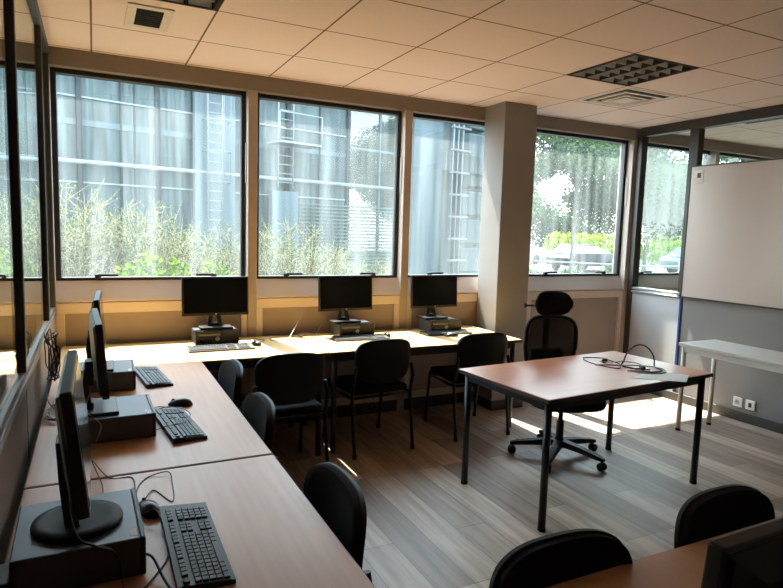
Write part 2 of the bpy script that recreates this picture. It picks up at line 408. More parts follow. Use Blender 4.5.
# right partition: first bay with glass, then whiteboard bays
wr = bx('wall_right', m_partgrey, XR - 0.02, XR + 0.05, YB, -0.70, 0, 1.03, kind='structure')
bx('wall_right_bay', m_partlight, XR - 0.02, XR + 0.05, -0.66, -0.08, 0, 1.03, kind='structure')
bx('glass_pane', m_pglass, XR + 0.01, XR + 0.018, YB, -0.05, 1.07, CEIL - 0.09, parent=wr)
bx('top_rail', m_partdark, XR - 0.03, XR + 0.06, YB, -0.05, CEIL - 0.09, CEIL, parent=wr, bev=0.003)
bx('post', m_partdark, XR - 0.03, XR + 0.06, -0.08, -0.014, 0, CEIL - 0.09, parent=wr, bev=0.003)
for y in (-0.68, -1.9, -3.1, -4.3, -5.5):
    bx('post', m_partdark, XR - 0.025, XR + 0.055, y - 0.05, y + 0.05, 1.03, CEIL - 0.09, parent=wr, bev=0.003)
r = MB(); r.box(XR - 0.035, XR + 0.06, -0.66, -0.08, 1.045, 1.07, 0.003); r.box(XR - 0.04, XR + 0.06, -0.66, -0.08, 1.015, 1.035, 0.003)
r.build('sill_rail', m_silver, wr)
bx('panel_joint', m_partdark, XR - 0.022, XR + 0.04, -0.70, -0.66, 0, 1.03, parent=wr)
bx('baseboard_right', m_base, XR - 0.035, XR - 0.02, YB, -0.05, 0, 0.085, kind='structure', bev=0.003)
bx('panel_joint', m_partdark, XR - 0.023, XR - 0.019, -1.92, -1.91, 0.085, 1.02, parent=wr)
wb = thing('whiteboard', 'large white enamel board fixed high on the grey partition', 'whiteboard', (XR - 0.04, -2.2, 1.04))
MB().box(-0.012, 0.008, -1.5, 1.5, 0.0, 1.225, 0.002).build('board_surface', m_board, wb)
r = MB(); r.box(-0.018, 0.014, -1.512, 1.512, -0.014, 0.002, 0.002); r.box(-0.018, 0.014, -1.512, 1.512, 1.223, 1.235, 0.002)
r.box(-0.018, 0.014, 1.5, 1.514, 0.0, 1.225, 0.002); r.box(-0.018, 0.014, -1.514, -1.5, 0.0, 1.225, 0.002); r.build('board_frame', m_partdark, wb)
lab = MB().box(-0.016, -0.0125, 1.37, 1.455, 1.07, 1.19).build('safety_label', m_label, wb)
MB().box(-0.018, -0.016, 1.395, 1.43, 1.12, 1.165).build('label_symbol', m_partdark, lab)
cable('blue_cable', [(XR - 0.03, -0.682, 1.02), (XR - 0.028, -0.68, 0.7), (XR - 0.028, -0.684, 0.32), (XR - 0.028, -0.68, 0.1)], 0.006, m_blue,
      'thin blue cable running straight down the joint of the grey partition below the board edge')
for y, lb, kd in ((-1.335, 'white round-pin wall socket in the grey partition, nearer the windows', 0), (-1.45, 'white data socket with dark port in the grey partition, beside the round-pin socket', 1)):
    s = thing('wall_socket', lb, 'socket', (XR - 0.02, y, 0.165))
    MB().box(-0.012, 0.0, -0.043, 0.043, -0.043, 0.043, 0.004).build('faceplate', m_white, s)
    if kd: MB().box(-0.014, -0.011, -0.014, 0.014, -0.02, 0.02, 0.001).build('data_port', m_black, s)
    else:
        MB().lathe([(0.001, 0), (0.024, 0), (0.024, 0.003), (0.021, 0.003), (0.020, 0.001), (0.001, 0.001)], 20, Matrix.Translation((-0.012, 0, 0)) @ Matrix.Rotation(-PI / 2, 4, 'Y')).build('socket_ring', m_partlight, s)
        h = MB()
        for yy in (-0.009, 0.009): h.box(-0.0150, -0.0125, yy - 0.003, yy + 0.003, -0.003, 0.003)
        h.build('pin_hole', m_black, s)

# ------------------------------------------------------------------ ceiling fittings
def luminaire(cx, cy, label):
    t = thing('ceiling_light', label, 'ceiling light', (cx, cy, CEIL))
    h = MB(); q = 0.3
    h.box(-q, q, -q, q, 0.09, 0.1); h.box(-q, -q + 0.006, -q, q, 0, 0.09); h.box(q - 0.006, q, -q, q, 0, 0.09)
    h.box(-q, q, -q, -q + 0.006, 0, 0.09); h.box(-q, q, q - 0.006, q, 0, 0.09); h.build('housing', m_louvre, t)
    f = MB(); w = 0.022
    f.box(-q, -q + w, -q, q, -0.004, 0.002); f.box(q - w, q, -q, q, -0.004, 0.002); f.box(-q + w, q - w, -q, -q + w, -0.004, 0.002); f.box(-q + w, q - w, q - w, q, -0.004, 0.002)
    f.build('frame', m_fixture, t)
    n = 4; a = 0.556 / n
    for i in range(n):
        x = -0.278 + a * (i + 0.5)
        MB().tube([(x, -0.27, 0.07), (x, 0.27, 0.07)], 0.008, 10).build('lamp_tube', m_tubelamp, t)
    for i in range(n + 1):   # long parabolic reflectors
        x = -0.278 + a * i
        MB().prism([(x - 0.002, -0.002), (x + 0.002, -0.002), (x + 0.022, 0.055), (x - 0.022, 0.055)], -0.278, 0.278, 'xz').build('reflector', m_louvre, t)
    for i in range(n):
        x = -0.278 + a * (i + 0.5)
        for j in range(7):
            y = -0.278 + 0.556 / 6 * j
            MB().prism([(y - 0.0015, 0.0), (y + 0.0015, 0.0), (y + 0.011, 0.045), (y - 0.011, 0.045)], x - a / 2 + 0.012, x + a / 2 - 0.012, 'yz').build('cross_blade', m_bladeglare, t)
    return t
luminaire(3.3, -1.538, 'square recessed louvred ceiling light near the pillar, beside the square air grille')
luminaire(0.3, -1.538, 'square recessed louvred ceiling light above the row of computers by the brown glazed partition')
v = thing('air_diffuser', 'square white air diffuser in the ceiling beside the louvred light', 'air vent', (3.9, -0.938, CEIL))
for kq, (a, zz) in enumerate(((0.27, -0.004), (0.2, -0.012), (0.13, -0.018))):
    r = MB()
    for (x0, x1, y0, y1) in ((-a, a, -a, -a + 0.03), (-a, a, a - 0.03, a), (-a, -a + 0.03, -a + 0.03, a - 0.03), (a - 0.03, a, -a + 0.03, a - 0.03)): r.box(x0, x1, y0, y1, zz, 0.002, 0.001)
    r.build('diffuser_ring', m_trimw, v)
MB().box(-0.24, 0.24, -0.24, 0.24, -0.002, 0.0).build('duct_opening', m_darkhole, v)
MB().prism([(-0.08, -0.08), (0.08, -0.08), (0.08, 0.08), (-0.08, 0.08)], -0.02, -0.016).build('centre_plate', m_trimw, v)
v = thing('ceiling_vent', 'small square dark vent with pale frame in the ceiling near the glazed partition', 'air vent', (0.285, -0.93, CEIL))
r = MB()
for (x0, x1, y0, y1) in ((-0.115, 0.115, -0.2, -0.15), (-0.115, 0.115, 0.15, 0.2), (-0.115, -0.068, -0.15, 0.15), (0.068, 0.115, -0.15, 0.15)): r.box(x0, x1, y0, y1, -0.008, 0.0, 0.002)
r.build('frame', m_trimw, v)
g = MB(); g.box(-0.068, 0.068, -0.15, 0.15, -0.002, 0.0)
for j in range(9): g.box(-0.068, 0.068, -0.145 + j * 0.035, -0.137 + j * 0.035, -0.007, -0.002)
g.build('grille', m_darkhole, v)
v = thing('slot_vent', 'dark slot vent in the ceiling of the next room behind the whiteboard partition', 'air vent', (5.62, -1.05, CEIL))
MB().box(-0.06, 0.06, -0.25, 0.25, -0.006, 0, 0.002).build('frame', m_partdark, v)
MB().box(-0.035, 0.035, -0.22, 0.22, -0.009, -0.006).build('slot', m_darkhole, v)

# ------------------------------------------------------------------ desks
def desk(name, label, x0, x1, y0, y1, m_top, legm, group=None, th=0.025, rz=0, inset=0.05, H=0.74, legr=0.02, edge=None, rail=0.05, cat='desk'):
    cx, cy = (x0 + x1) / 2, (y0 + y1) / 2; hx, hy = (x1 - x0) / 2, (y1 - y0) / 2
    t = thing(name, label, cat, (cx, cy, 0), rz, group)
    MB().box(-hx, hx, -hy, hy, H - th, H, 0.003).build('tabletop', m_top, t)
    if edge:
        e = MB(); e.box(-hx - 0.002, hx + 0.002, -hy - 0.002, -hy + 0.002, H - th + 0.001, H - 0.003); e.box(-hx - 0.002, hx + 0.002, hy - 0.002, hy + 0.002, H - th + 0.001, H - 0.003)
        e.box(-hx - 0.002, -hx + 0.002, -hy, hy, H - th + 0.001, H - 0.003); e.box(hx - 0.002, hx + 0.002, -hy, hy, H - th + 0.001, H - 0.003)
        e.build('edge_band', edge, t)
    f = MB(); a, b = hx - inset, hy - inset
    for sy in (-1, 1): f.box(-a, a, sy * b - 0.012, sy * b + 0.012, H - th - rail, H - th - 0.0005)
    for sx in (-1, 1): f.box(sx * a - 0.012, sx * a + 0.012, -b + 0.012, b - 0.012, H - th - rail, H - th - 0.0005)
    f.build('frame', legm, t)
    for sx in (-1, 1):
        for sy in (-1, 1):
            l = MB().tube([(sx * a, sy * b, 0.02), (sx * a, sy * b, H - th - 0.001)], legr, 14).build('leg', legm, t)
            MB().tube([(sx * a, sy * b, 0.0), (sx * a, sy * b, 0.022)], legr * 1.06, 14).build('foot', m_tube, l)
    return t
gw = 'pale wood desks along the windows'; gl = 'pearwood desks along the glazed partition'
desk('desk', 'wooden desk under the first window by the glazed partition, one computer on it', -0.22, 1.425, -0.80, -0.05, m_woodx, m_tlegs, gw, edge=m_edge)
desk('desk', 'long wooden desk under the windows ending at the pillar, two computers on it', 1.437, 3.085, -0.80, -0.05, m_woodx, m_tlegs, gw, edge=m_edge)
desk('desk', 'wooden desk by the glazed partition, touching the window desk, two computers on it', -0.225, 0.578, -2.478, -0.806, m_woody, m_tlegs, gl, edge=m_edge)
desk('desk', 'wooden desk by the glazed partition carrying the computer with the round monitor foot', -0.225, 0.578, -4.15, -2.490, m_woody, m_tlegs, gl, edge=m_edge)
desk('desk', 'wooden desk with a black monitor and two chairs, across the aisle from the round-footed monitor', 0.72, 2.35, -4.38, -3.575, m_woody, m_tlegs, None, edge=m_edge)
desk('work_table', 'free-standing reddish wood table with dark legs and tangled cables in the middle of the room', 2.055, 3.505, -2.225, -1.455, m_woodt, m_tlegs, None, rz=math.radians(4.5), inset=0.045, legr=0.021, edge=m_edge, rail=0.045, cat='table')
desk('side_table', 'light grey side table with slim white legs beside the whiteboard partition', 4.30, 4.76, -2.9, -1.30, m_greytop, m_tlegl, None, inset=0.035, legr=0.019, rail=0.05, cat='table')
desk('desk', 'wooden desk under the window in the next room, seen through the glazed partition', -2.0, -0.42, -0.80, -0.05, m_woodx, m_tlegs, None, edge=m_edge)

# ------------------------------------------------------------------ chairs
def make_chair(label):
    t = thing('office_visitor_chair', label, 'chair', group='black fabric stacking chairs')
    s = MB().box(-0.225, 0.225, -0.2, 0.23, 0.425, 0.475, 0.02, seg=3); s.build('seat', m_fabric, t)
    w, h0, h1 = 0.235, 0.51, 0.83
    def back(sc, off):
        def fn(u, v):
            # rounded rectangle, wider at the top, curved about the sitter
            a = u * 2 - 1; b = v * 2 - 1
            e = 3.3
            m_ = max(abs(a), abs(b)); d = (abs(a) ** e + abs(b) ** e) ** (1 / e) if m_ > 0 else 1
            k_ = (m_ / d) if d > 0 else 1
            x = a * k_ * (w - 0.015 + 0.015 * b) * sc; z = (h0 + h1) / 2 + b * k_ * (h1 - h0) / 2 * sc
            y = -0.235 + 0.55 * x * x - 0.05 * (z - 0.67) - (z - 0.67) ** 2 * 0.5 + off
            return (x, y, z), (0, 1, 0)
        return fn
    MB().grid_shell(back(0.97, 0.010), 16, 14, 0.022).build('backrest', m_fabric, t)
    MB().grid_shell(back(1.0, -0.008), 16, 14, 0.012).build('back_shell', m_shell, t)
    for sx in (-1, 1):
        x = sx * 0.238
        MB().tube(crom([(x, 0.25, 0.0), (x, 0.2, 0.40), (x * 0.98, 0.17, 0.425), (x * 0.9, 0.12, 0.42)], 5), 0.0125, 10).build('leg', m_tube, t)
        MB().tube(crom([(x, -0.27, 0.0), (x, -0.215, 0.38), (x, -0.215, 0.45), (x, -0.238, 0.55), (x * 0.93, -0.234, 0.64)], 5), 0.0125, 10).build('leg', m_tube, t)
        for y in (0.25, -0.27): MB().tube([(x, y, 0.0), (x, y * 0.99, 0.03)], 0.0155, 10).build('foot_cap', m_shell, t)
    f = MB(); f.tube([(-0.238, -0.21, 0.415), (0.238, -0.21, 0.415)], 0.011, 8); f.tube([(-0.236, 0.19, 0.413), (0.236, 0.19, 0.413)], 0.011, 8)
    for sx in (-1, 1): f.tube([(sx * 0.238, -0.21, 0.415), (sx * 0.238, 0.19, 0.413)], 0.011, 8)
    f.build('seat_frame', m_tube, t)
    return t
ch = make_chair('black fabric chair at the window desks, in front of the first monitor after the corner')
def setc(o, x, y, rz): o.location = (x, y, 0); o.rotation_euler = (0, 0, math.radians(rz))
setc(ch, 1.05, -0.90, 2)
cc = [(1.80, -0.64, 4, 'black fabric chair in front of the middle of the three window computers'),
      (2.69, -0.62, -3, 'black fabric chair at the window desk end next to the pillar'),
      (0.44, -1.30, 90, 'black chair tucked under the corner desk, its rounded back beside the window desks'),
      (0.41, -2.05, 90, 'black chair tucked in halfway along the corner desk, second from the windows'),
      (0.42, -2.97, 90, 'black chair tucked under the desk of the round-footed monitor, big rounded back'),
      (1.025, -3.78, 180, 'black chair behind the separate desk, next to the aisle beside the tucked chair'),
      (1.69, -3.755, 182, 'black chair behind the separate desk, the one just beyond its black monitor')]
for x, y, rz, lb in cc: dup(ch, (x, y, 0), math.radians(rz), lb, 'black fabric stacking chairs')

# task chair
def task_chair(x, y, rz):
    t = thing('task_chair', 'black mesh office chair with headrest and five-star base behind the central table', 'office chair', (x, y, 0), rz)
    for k in range(5):
        a = k * 2 * PI / 5 + 0.925
        d = Vector((math.cos(a), math.sin(a), 0))
        sd = Vector((-d.y, d.x, 0))
        rings = []
        for q, (w, hh, z) in ((0.03, (0.034, 0.042, 0.115)), (0.16, (0.03, 0.036, 0.105)), (0.30, (0.024, 0.028, 0.085)), (0.345, (0.016, 0.018, 0.078))):
            c = d * q + Vector((0, 0, z)); rings.append([c + sd * w + Vector((0, 0, -hh / 2)), c + sd * w * 0.8 + Vector((0, 0, hh / 2)), c - sd * w * 0.8 + Vector((0, 0, hh / 2)), c - sd * w + Vector((0, 0, -hh / 2))])
        o = MB().ring_sweep(rings, smooth=False).build('base_arm', m_shell, t)
        c = d * 0.33 + Vector((0, 0, 0.03))
        cs = MB()
        for s_ in (-0.013, 0.013):
            cs.lathe([(0.002, -0.007), (0.029, -0.007), (0.03, 0), (0.029, 0.007), (0.002, 0.007)], 16, Matrix.Translation(c + sd * s_ + Vector((0, 0, 0))) @ Matrix.Rotation(a, 4, 'Z') @ Matrix.Rotation(PI / 2, 4, 'X'))
        cs.tube([c, d * 0.33 + Vector((0, 0, 0.085))], 0.008, 8)
        cs.build('caster', m_shell, o)
    MB().lathe([(0.002, 0.075), (0.034, 0.075), (0.034, 0.14), (0.027, 0.15), (0.027, 0.27), (0.017, 0.275), (0.017, 0.37), (0.002, 0.37)], 20).build('gas_column', m_tube, t)
    MB().box(-0.09, 0.09, -0.13, 0.13, 0.365, 0.41, 0.012, seg=2).build('tilt_mechanism', m_shell, t)
    # rounded cushion
    n = 28; rings = []
    for sc, z in ((0.86, 0.405), (0.97, 0.413), (1.0, 0.435), (0.98, 0.46), (0.9, 0.475), (0.6, 0.479)):
        rg = []
        for k in range(n):
            a = 2 * PI * k / n; ca, sa = math.cos(a), math.sin(a); e = 0.72
            rg.append(Vector((0.27 * sc * math.copysign(abs(ca) ** e, ca), 0.03 + 0.255 * sc * math.copysign(abs(sa) ** e, sa), z)))
        rings.append(rg)
    MB().ring_sweep(rings).build('seat', m_fabric, t)
    # mesh back (see-through weave) in a rounded frame
    def bp(a, b, yo=0.0):
        z = 0.77 + b * 0.215; x = a * (0.2 - 0.03 * max(0, -b) + 0.0 * b)
        y = -0.265 + 0.9 * x * x - 0.10 * (z - 0.77) - 0.35 * math.cos((z - 0.62) * 7) * 0.05 + yo
        return Vector((x, y, z))
    loop = []
    for k in range(40):
        a = 2 * PI * k / 40; ca, sa = math.cos(a), math.sin(a); e = 0.5
        loop.append(bp(math.copysign(abs(ca) ** e, ca), math.copysign(abs(sa) ** e, sa)))
    fr = MB(); fr.tube(loop + [loop[0], loop[1]], 0.015, 10); fr.build('back_frame', m_shell, t)
    me = MB()
    N = 44
    for i in range(1, N):
        a = -1 + 2 * i / N; lim = (1 - abs(a) ** 4) ** 0.25
        me.tube([bp(a, b * lim) for b in [q / 6 - 1 for q in range(13)]], 0.0022, 4)
    for j in range(1, 56):
        b = -1 + 2 * j / 56; lim = (1 - abs(b) ** 4) ** 0.25
        me.tube([bp(a * lim, b) for a in [q / 4 - 1 for q in range(9)]], 0.0033, 4)
    me.build('back_mesh', m_fabric, t)
    MB().tube(crom([(0, -0.10, 0.415), (0, -0.27, 0.40), (0, -0.335, 0.5), (0, -0.335, 0.8), (0, -0.325, 1.0)], 6), [0.026] * 25, 10).build('back_spine', m_shell, t)
    MB().box(-0.12, 0.12, -0.32, -0.27, 0.66, 0.74, 0.015, seg=2).build('lumbar_pad', m_shell, t)
    MB().tube([(0, -0.325, 0.98), (0, -0.32, 1.09)], 0.012, 8).build('headrest_stem', m_shell, t)
    k = MB(); k.tube([(-0.10, -0.315, 1.06), (0.10, -0.315, 1.06)], 0.013, 10); k.tube([(0.175, -0.315, 1.06), (0.19, -0.315, 1.06)], 0.016, 10); k.tube([(0.18, -0.315, 1.06), (0.1, -0.315, 1.06)], 0.008, 8)
    k.build('headrest_knob', m_shell, t)
    rings = []
    for i in range(13):
        a = -1 + i / 6; w = (1 - abs(a) ** 3.2 * 0.94) ** 0.5
        c = Vector((a * 0.145, -0.262 + 0.05 * a * a, 1.085))
        rings.append([c + Vector((0, 0.038 * w * math.cos(q), 0.094 * w * math.sin(q))) for q in [2 * PI * z / 18 for z in range(18)]])
    MB().ring_sweep(rings).build('headrest', m_fabric, t)
    return t
task_chair(2.96, -1.43, math.radians(163))

# ------------------------------------------------------------------ computers
def make_pc(label, depth=0.28):
    t = thing('desktop_computer', label, 'computer', group='black small desktop computers lying flat')
    w, h = 0.30, 0.10; d = depth
    MB().box(-w / 2, w / 2, -d / 2 + 0.012, d / 2, 0.004, h, 0.003).build('case', m_pctop, t)
    f = MB().box(-w / 2 - 0.001, w / 2 + 0.001, -d / 2, -d / 2 + 0.0125, 0.004, h + 0.001, 0.003).build('front_bezel', m_pc, t)
    MB().box(-0.13, 0.02, -d / 2 - 0.002, -d / 2 + 0.002, 0.068, 0.086, 0.001).build('disc_drive', m_screen, f)
    g = MB()
    for i in range(7): g.box(-0.135 + i * 0.014, -0.128 + i * 0.014, -d / 2 - 0.0015, -d / 2 + 0.001, 0.016, 0.045)
    for i in range(3): g.box(0.06 + i * 0.022, 0.074 + i * 0.022, -d / 2 - 0.0015, -d / 2 + 0.001, 0.018, 0.024)
    g.build('ports', m_screen, f)
    lg = MB(); Mx = Matrix.Translation((0.0, -d / 2 - 0.0005, 0.045)) @ Matrix.Rotation(PI / 2, 4, 'X')
    lg.lathe([(0.0125, 0), (0.0155, 0), (0.0155, 0.0012), (0.0125, 0.0012), (0.0125, 0)], 24, Mx)
    # two slanted ascender strokes of the round badge
    for px, z0, z1 in ((-0.0045, -0.004, 0.0115), (0.0045, -0.0115, 0.004)):
        lg.box(px - 0.001, px + 0.001, -d / 2 - 0.0018, -d / 2, 0.045 + z0, 0.045 + z1)
    lg.box(-0.0015, 0.002, -d / 2 - 0.0018, -d / 2, 0.048, 0.0495); lg.box(0.004, 0.0085, -d / 2 - 0.0018, -d / 2, 0.048, 0.0495)
    lg.build('badge', m_logo, f)
    MB().box(-0.135, -0.095, -d / 2 + 0.018, -d / 2 + 0.034, h - 0.0005, h + 0.0008).build('sticker', m_label, t)
    ft = MB()
    for sx in (-1, 1):
        for sy in (-1, 1): ft.box(sx * 0.125 - 0.012, sx * 0.125 + 0.012, sy * (d / 2 - 0.03) - 0.012, sy * (d / 2 - 0.03) + 0.012, 0, 0.0045)
    ft.build('foot', m_shell, t)
    return t
def make_monitor(label, base, zb, tilt):
    """screen faces -y; zb = height of the screen's lower edge above the foot"""
    t = thing('monitor', label, 'monitor', group='black flat computer monitors')
    w, h = 0.47, 0.283
    T_ = Matrix.Translation((0, 0.0, zb)) @ Matrix.Rotation(math.radians(-tilt), 4, 'X')
    b = MB(); hw = w / 2
    b.box(-hw, hw, -0.012, 0.013, 0, h, 0.004, Mx=T_, seg=2)
    b.ring_sweep([[T_ @ Vector(p) for p in ((-hw + s_, y, 0.006 + s_), (hw - s_, y, 0.006 + s_), (hw - s_, y, h - 0.004 - s_ * 0.7), (-hw + s_, y, h - 0.004 - s_ * 0.7))] for s_, y in ((0.003, 0.012), (0.012, 0.02), (0.07, 0.03))], smooth=False)
    case = b.build('casing', m_mon, t)
    MB().box(-hw + 0.014, hw - 0.014, -0.0135, -0.011, 0.02, h - 0.014, 0.0, Mx=T_).build('screen', m_screen, t)
    lg = MB(); Mx = T_ @ Matrix.Translation((0, -0.0125, 0.011)) @ Matrix.Rotation(PI / 2, 4, 'X')
    lg.lathe([(0.004, 0), (0.0055, 0), (0.0055, 0.001), (0.004, 0.001), (0.004, 0)], 16, Mx); lg.build('badge', m_logo, case)
    if base == 'round':
        MB().lathe([(0.002, 0), (0.101, 0), (0.103, 0.004), (0.101, 0.012), (0.082, 0.015), (0.076, 0.0135), (0.002, 0.0145)], 48, Matrix.Translation((0, 0.02, 0))).build('stand_base', m_shell, t)
        MB().ring_sweep([[Vector((sx * ww, yy + dy, z)) for sx, dy in ((-1, -0.016), (1, -0.016), (1, 0.016), (-1, 0.016))] for z, ww, yy in ((0.012, 0.055, 0.03), (0.06, 0.045, 0.036), (0.13, 0.04, 0.042), (0.22, 0.035, 0.046))], smooth=False).build('stand_neck', m_mon, t)
    else:
        MB().box(-0.115, 0.115, -0.05, 0.11, 0, 0.012, 0.004, seg=2).build('stand_base', m_mon, t)
        nk = MB()
        for sx in (-1, 1):
            nk.ring_sweep([[Vector((sx * c + q, yy + dy, z)) for q, dy in ((-ww, -0.012), (ww, -0.012), (ww, 0.012), (-ww, 0.012))] for z, c, ww, yy in ((0.01, 0.036, 0.016, 0.05), (0.05, 0.034, 0.013, 0.06), (0.10, 0.022, 0.016, 0.066), (0.17, 0.016, 0.016, 0.056))], smooth=False)
        nk.box(-0.04, 0.04, 0.036, 0.066, 0.01, 0.035, 0.004)
        nk.box(-0.035, 0.035, 0.036, 0.066, 0.10, 0.2, 0.004)
        nk.build('stand_neck', m_mon, t)
    return t
def make_keyboard(label, mcap=None):
    t = thing('keyboard', label, 'keyboard', group='black computer keyboards')
    b = MB(); b.prism([(-0.075, 0.0), (0.075, 0.0), (0.075, 0.022), (0.06, 0.022), (-0.075, 0.012)], -0.22, 0.22, 'yz'); b.build('body', m_key, t)
    k = MB(); p = 0.0187
    rows = [(-0.062, [(-0.212, 0.024), (-0.186, 0.02), (-0.164, 0.02), (-0.142, 0.108), (-0.032, 0.02), (-0.010, 0.02), (0.012, 0.022)])]
    for r_ in range(1, 5): rows.append((-0.062 + r_ * p, [(-0.212 + i * p, 0.0165) for i in range(13)] ))
    rows.append((0.044 - 0.001, [(-0.212, 0.0165)] + [(-0.18 + i * p + (i // 4) * 0.006, 0.0165) for i in range(11)]))
    for y, ks in rows:
        z = 0.012 + (y + 0.075) / 0.135 * 0.01
        full = list(ks) + [(0.048 - 0.006 + i * p, 0.0165) for i in range(3)] + [(0.112 + i * p + 0.002, 0.0165) for i in range(4)]
        full = [q for q in full if not (q[0] > 0.03 and q[0] < 0.105 and abs(y + 0.062 - 2 * p) < 0.004)]
        for x, w in full: k.box(x, x + w, y, y + 0.0162, z - 0.002, z + 0.006, 0.0012)
    k.build('keys', mcap or m_keycap, t)
    return t
def make_mouse(label):
    t = thing('computer_mouse', label, 'mouse', group='black computer mice')
    rings = []
    for i in range(11):
        a = -1 + i / 5; w = max(0.05, (1 - abs(a) ** 2.4)) ** 0.5
        rings.append([Vector((0.03 * w * math.cos(q), a * 0.056, max(0.0005, 0.004 + 0.030 * w * (1 - 0.25 * a) * math.sin(q)))) for q in [2 * PI * z / 16 for z in range(16)]])
    MB().ring_sweep(rings).build('shell', m_mouse, t)
    MB().lathe([(0.001, -0.003), (0.009, -0.003), (0.009, 0.003), (0.001, 0.003)], 14, Matrix.Translation((0, 0.032, 0.024)) @ Matrix.Rotation(PI / 2, 4, 'Y')).build('scroll_wheel', m_keylight, t)
    return t
D = 0.7402
P90 = PI / 2
PCg = 'black small desktop computers lying flat'
pcL = make_pc('black desktop computer under the round-footed monitor, white sticker on top')
pcL.location = (-0.055, -3.0, D); pcL.rotation_euler = (0, 0, P90 + 0.02)
dup(pcL, (0.055, -1.995, D), P90 + 0.02, 'black desktop computer on the corner desk beside the keyboard with a looped cable', PCg)
dup(pcL, (0.03, -1.225, D), P90 - 0.02, 'black desktop computer on the corner desk, just before the sunlit window desk', PCg)
pcW = make_pc('black desktop computer with round badge under the first window monitor', 0.22)
pcW.location = (0.765, -0.20, D); pcW.rotation_euler = (0, 0, 0)
dup(pcW, (1.85, -0.18, D), math.radians(2), 'black desktop computer with round badge under the middle window monitor', PCg)
dup(pcW, (2.66, -0.21, D), 0, 'black desktop computer with round badge under the window monitor next to the pillar', PCg)
PT = D + 0.1015
Mg = 'black flat computer monitors'
mr = make_monitor('black monitor seen edge-on, standing on a large round foot, its top edge pale', 'round', 0.112, 6)
mr.location = (-0.04, -3.012, PT); mr.rotation_euler = (0, 0, P90)
m2 = make_monitor('black monitor seen edge-on on the corner desk, halfway along the glazed partition', 'rect', 0.095, 4)
m2.location = (0.012, -2.0, PT); m2.rotation_euler = (0, 0, P90 + 0.03)
dup(m2, (0.02, -1.24, PT), P90 - 0.03, 'black monitor seen edge-on on the corner desk, on the computer closest to the windows', Mg)
dup(m2, (0.775, -0.185, PT), math.radians(-1), 'black monitor under the first window, on its own beside the corner', Mg)
dup(m2, (1.80, -0.17, PT), math.radians(3), 'black monitor under the second window, the middle one of the window row', Mg)
dup(m2, (2.62, -0.175, PT), math.radians(3), 'black monitor beside the pillar at the end of the window row', Mg)
m8 = dup(m2, (0.90, -4.165, D), PI + 0.01, 'black monitor seen from behind on the separate desk with two chairs', Mg)
pc8 = dup(pcW, (0.90, -4.185, D), PI, 'black desktop computer under the monitor on the separate desk', PCg)
m8.location.z = PT
Kg = 'black computer keyboards'
kb = make_keyboard('black keyboard beside the computer with the round-footed monitor')
kb.location = (0.212, -3.045, D); kb.rotation_euler = (0, 0, P90); kb.scale = (1, 0.88, 1)
dup(kb, (0.292, -2.02, D), P90 + math.radians(6), 'black keyboard on the corner desk with a mouse cable looped over it', Kg)
dup(kb, (0.262, -1.14, D), P90 + math.radians(6), 'black keyboard on the corner desk, without a mouse, close to the sunlit desk', Kg)
dup(kb, (0.76, -0.47, D), 0, 'black keyboard glinting in the sun before the first window computer', Kg)
dup(kb, (1.835, -0.40, D), math.radians(-4), 'black keyboard before the middle window computer', Kg)
dup(kb, (2.62, -0.385, D), math.radians(1), 'black keyboard before the window computer next to the pillar', Kg)
dup(kb, (-0.62, -0.62, D), math.radians(80), 'keyboard on the desk in the next room, behind the glazed partition', Kg)
Sg = 'black computer mice'
ms = make_mouse('black mouse half hidden behind the computer with the round-footed monitor')
ms.location = (0.118, -2.80, D); ms.rotation_euler = (0, 0, 0.3)
dup(ms, (0.34, -1.725, D), math.radians(70), 'black mouse on the corner desk beyond the keyboard with looped cable', Sg)
dup(ms, (1.02, -0.40, D), math.radians(10), 'black mouse in the sun beside the first window keyboard', Sg)
dup(ms, (2.085, -0.35, D), math.radians(-10), 'black mouse to the side of the middle window keyboard', Sg)
dup(ms, (2.60, -0.50, D), math.radians(60), 'black mouse lying in front of the keyboard next to the pillar', Sg)

# small things on desks
Z = 0.7425
CG = 'thin black computer cables'
cable('mouse_cable', [(0.11, -2.75, Z + 0.01), (0.145, -2.655, Z), (0.19, -2.76, Z), (0.205, -2.62, Z), (0.20, -2.545, Z + 0.01), (0.14, -2.54, Z), (0.105, -2.60, Z), (0.09, -2.68, Z)], 0.002, m_cable, 'thin black mouse cable in a pointed loop behind the round-footed monitor computer')
cable('monitor_cable', [(-0.045, -3.07, PT + 0.24), (-0.075, -3.09, PT + 0.12), (-0.06, -3.15, PT + 0.035), (-0.02, -3.165, PT + 0.006), (0.02, -3.1625, PT - 0.02), (0.035, -3.19, Z + 0.03), (0.03, -3.25, Z)], 0.003, m_cable, 'black cable dropping from the round-footed monitor over the edge of the computer')
cable('keyboard_cable', [(0.10, -2.86, Z + 0.02), (0.135, -2.87, Z + 0.03), (0.15, -2.98, Z + 0.01), (0.145, -3.08, Z), (0.10, -3.17, Z), (0.07, -3.21, Z), (0.0, -3.24, Z)], 0.0025, m_cable, 'black cable curving between the computer and the keyboard near the round-footed monitor')
cable('usb_cable', [(0.085, -3.10, Z + 0.03), (0.105, -3.13, Z + 0.03), (0.13, -3.22, Z + 0.004), (0.17, -3.32, Z), (0.22, -3.42, Z)], 0.0035, m_cable, 'thick black cable leaving the front of the computer with the round-footed monitor')
cable('video_cable', [(-0.03, -2.80, Z), (0.0, -2.60, Z), (-0.02, -2.44, Z + 0.01), (-0.03, -2.40, Z + 0.03), (0.02, -2.50, Z), (0.09, -2.53, Z), (0.085, -2.70, Z)], 0.002, m_cable, 'thin black cable looping over the seam between the two partition desks')
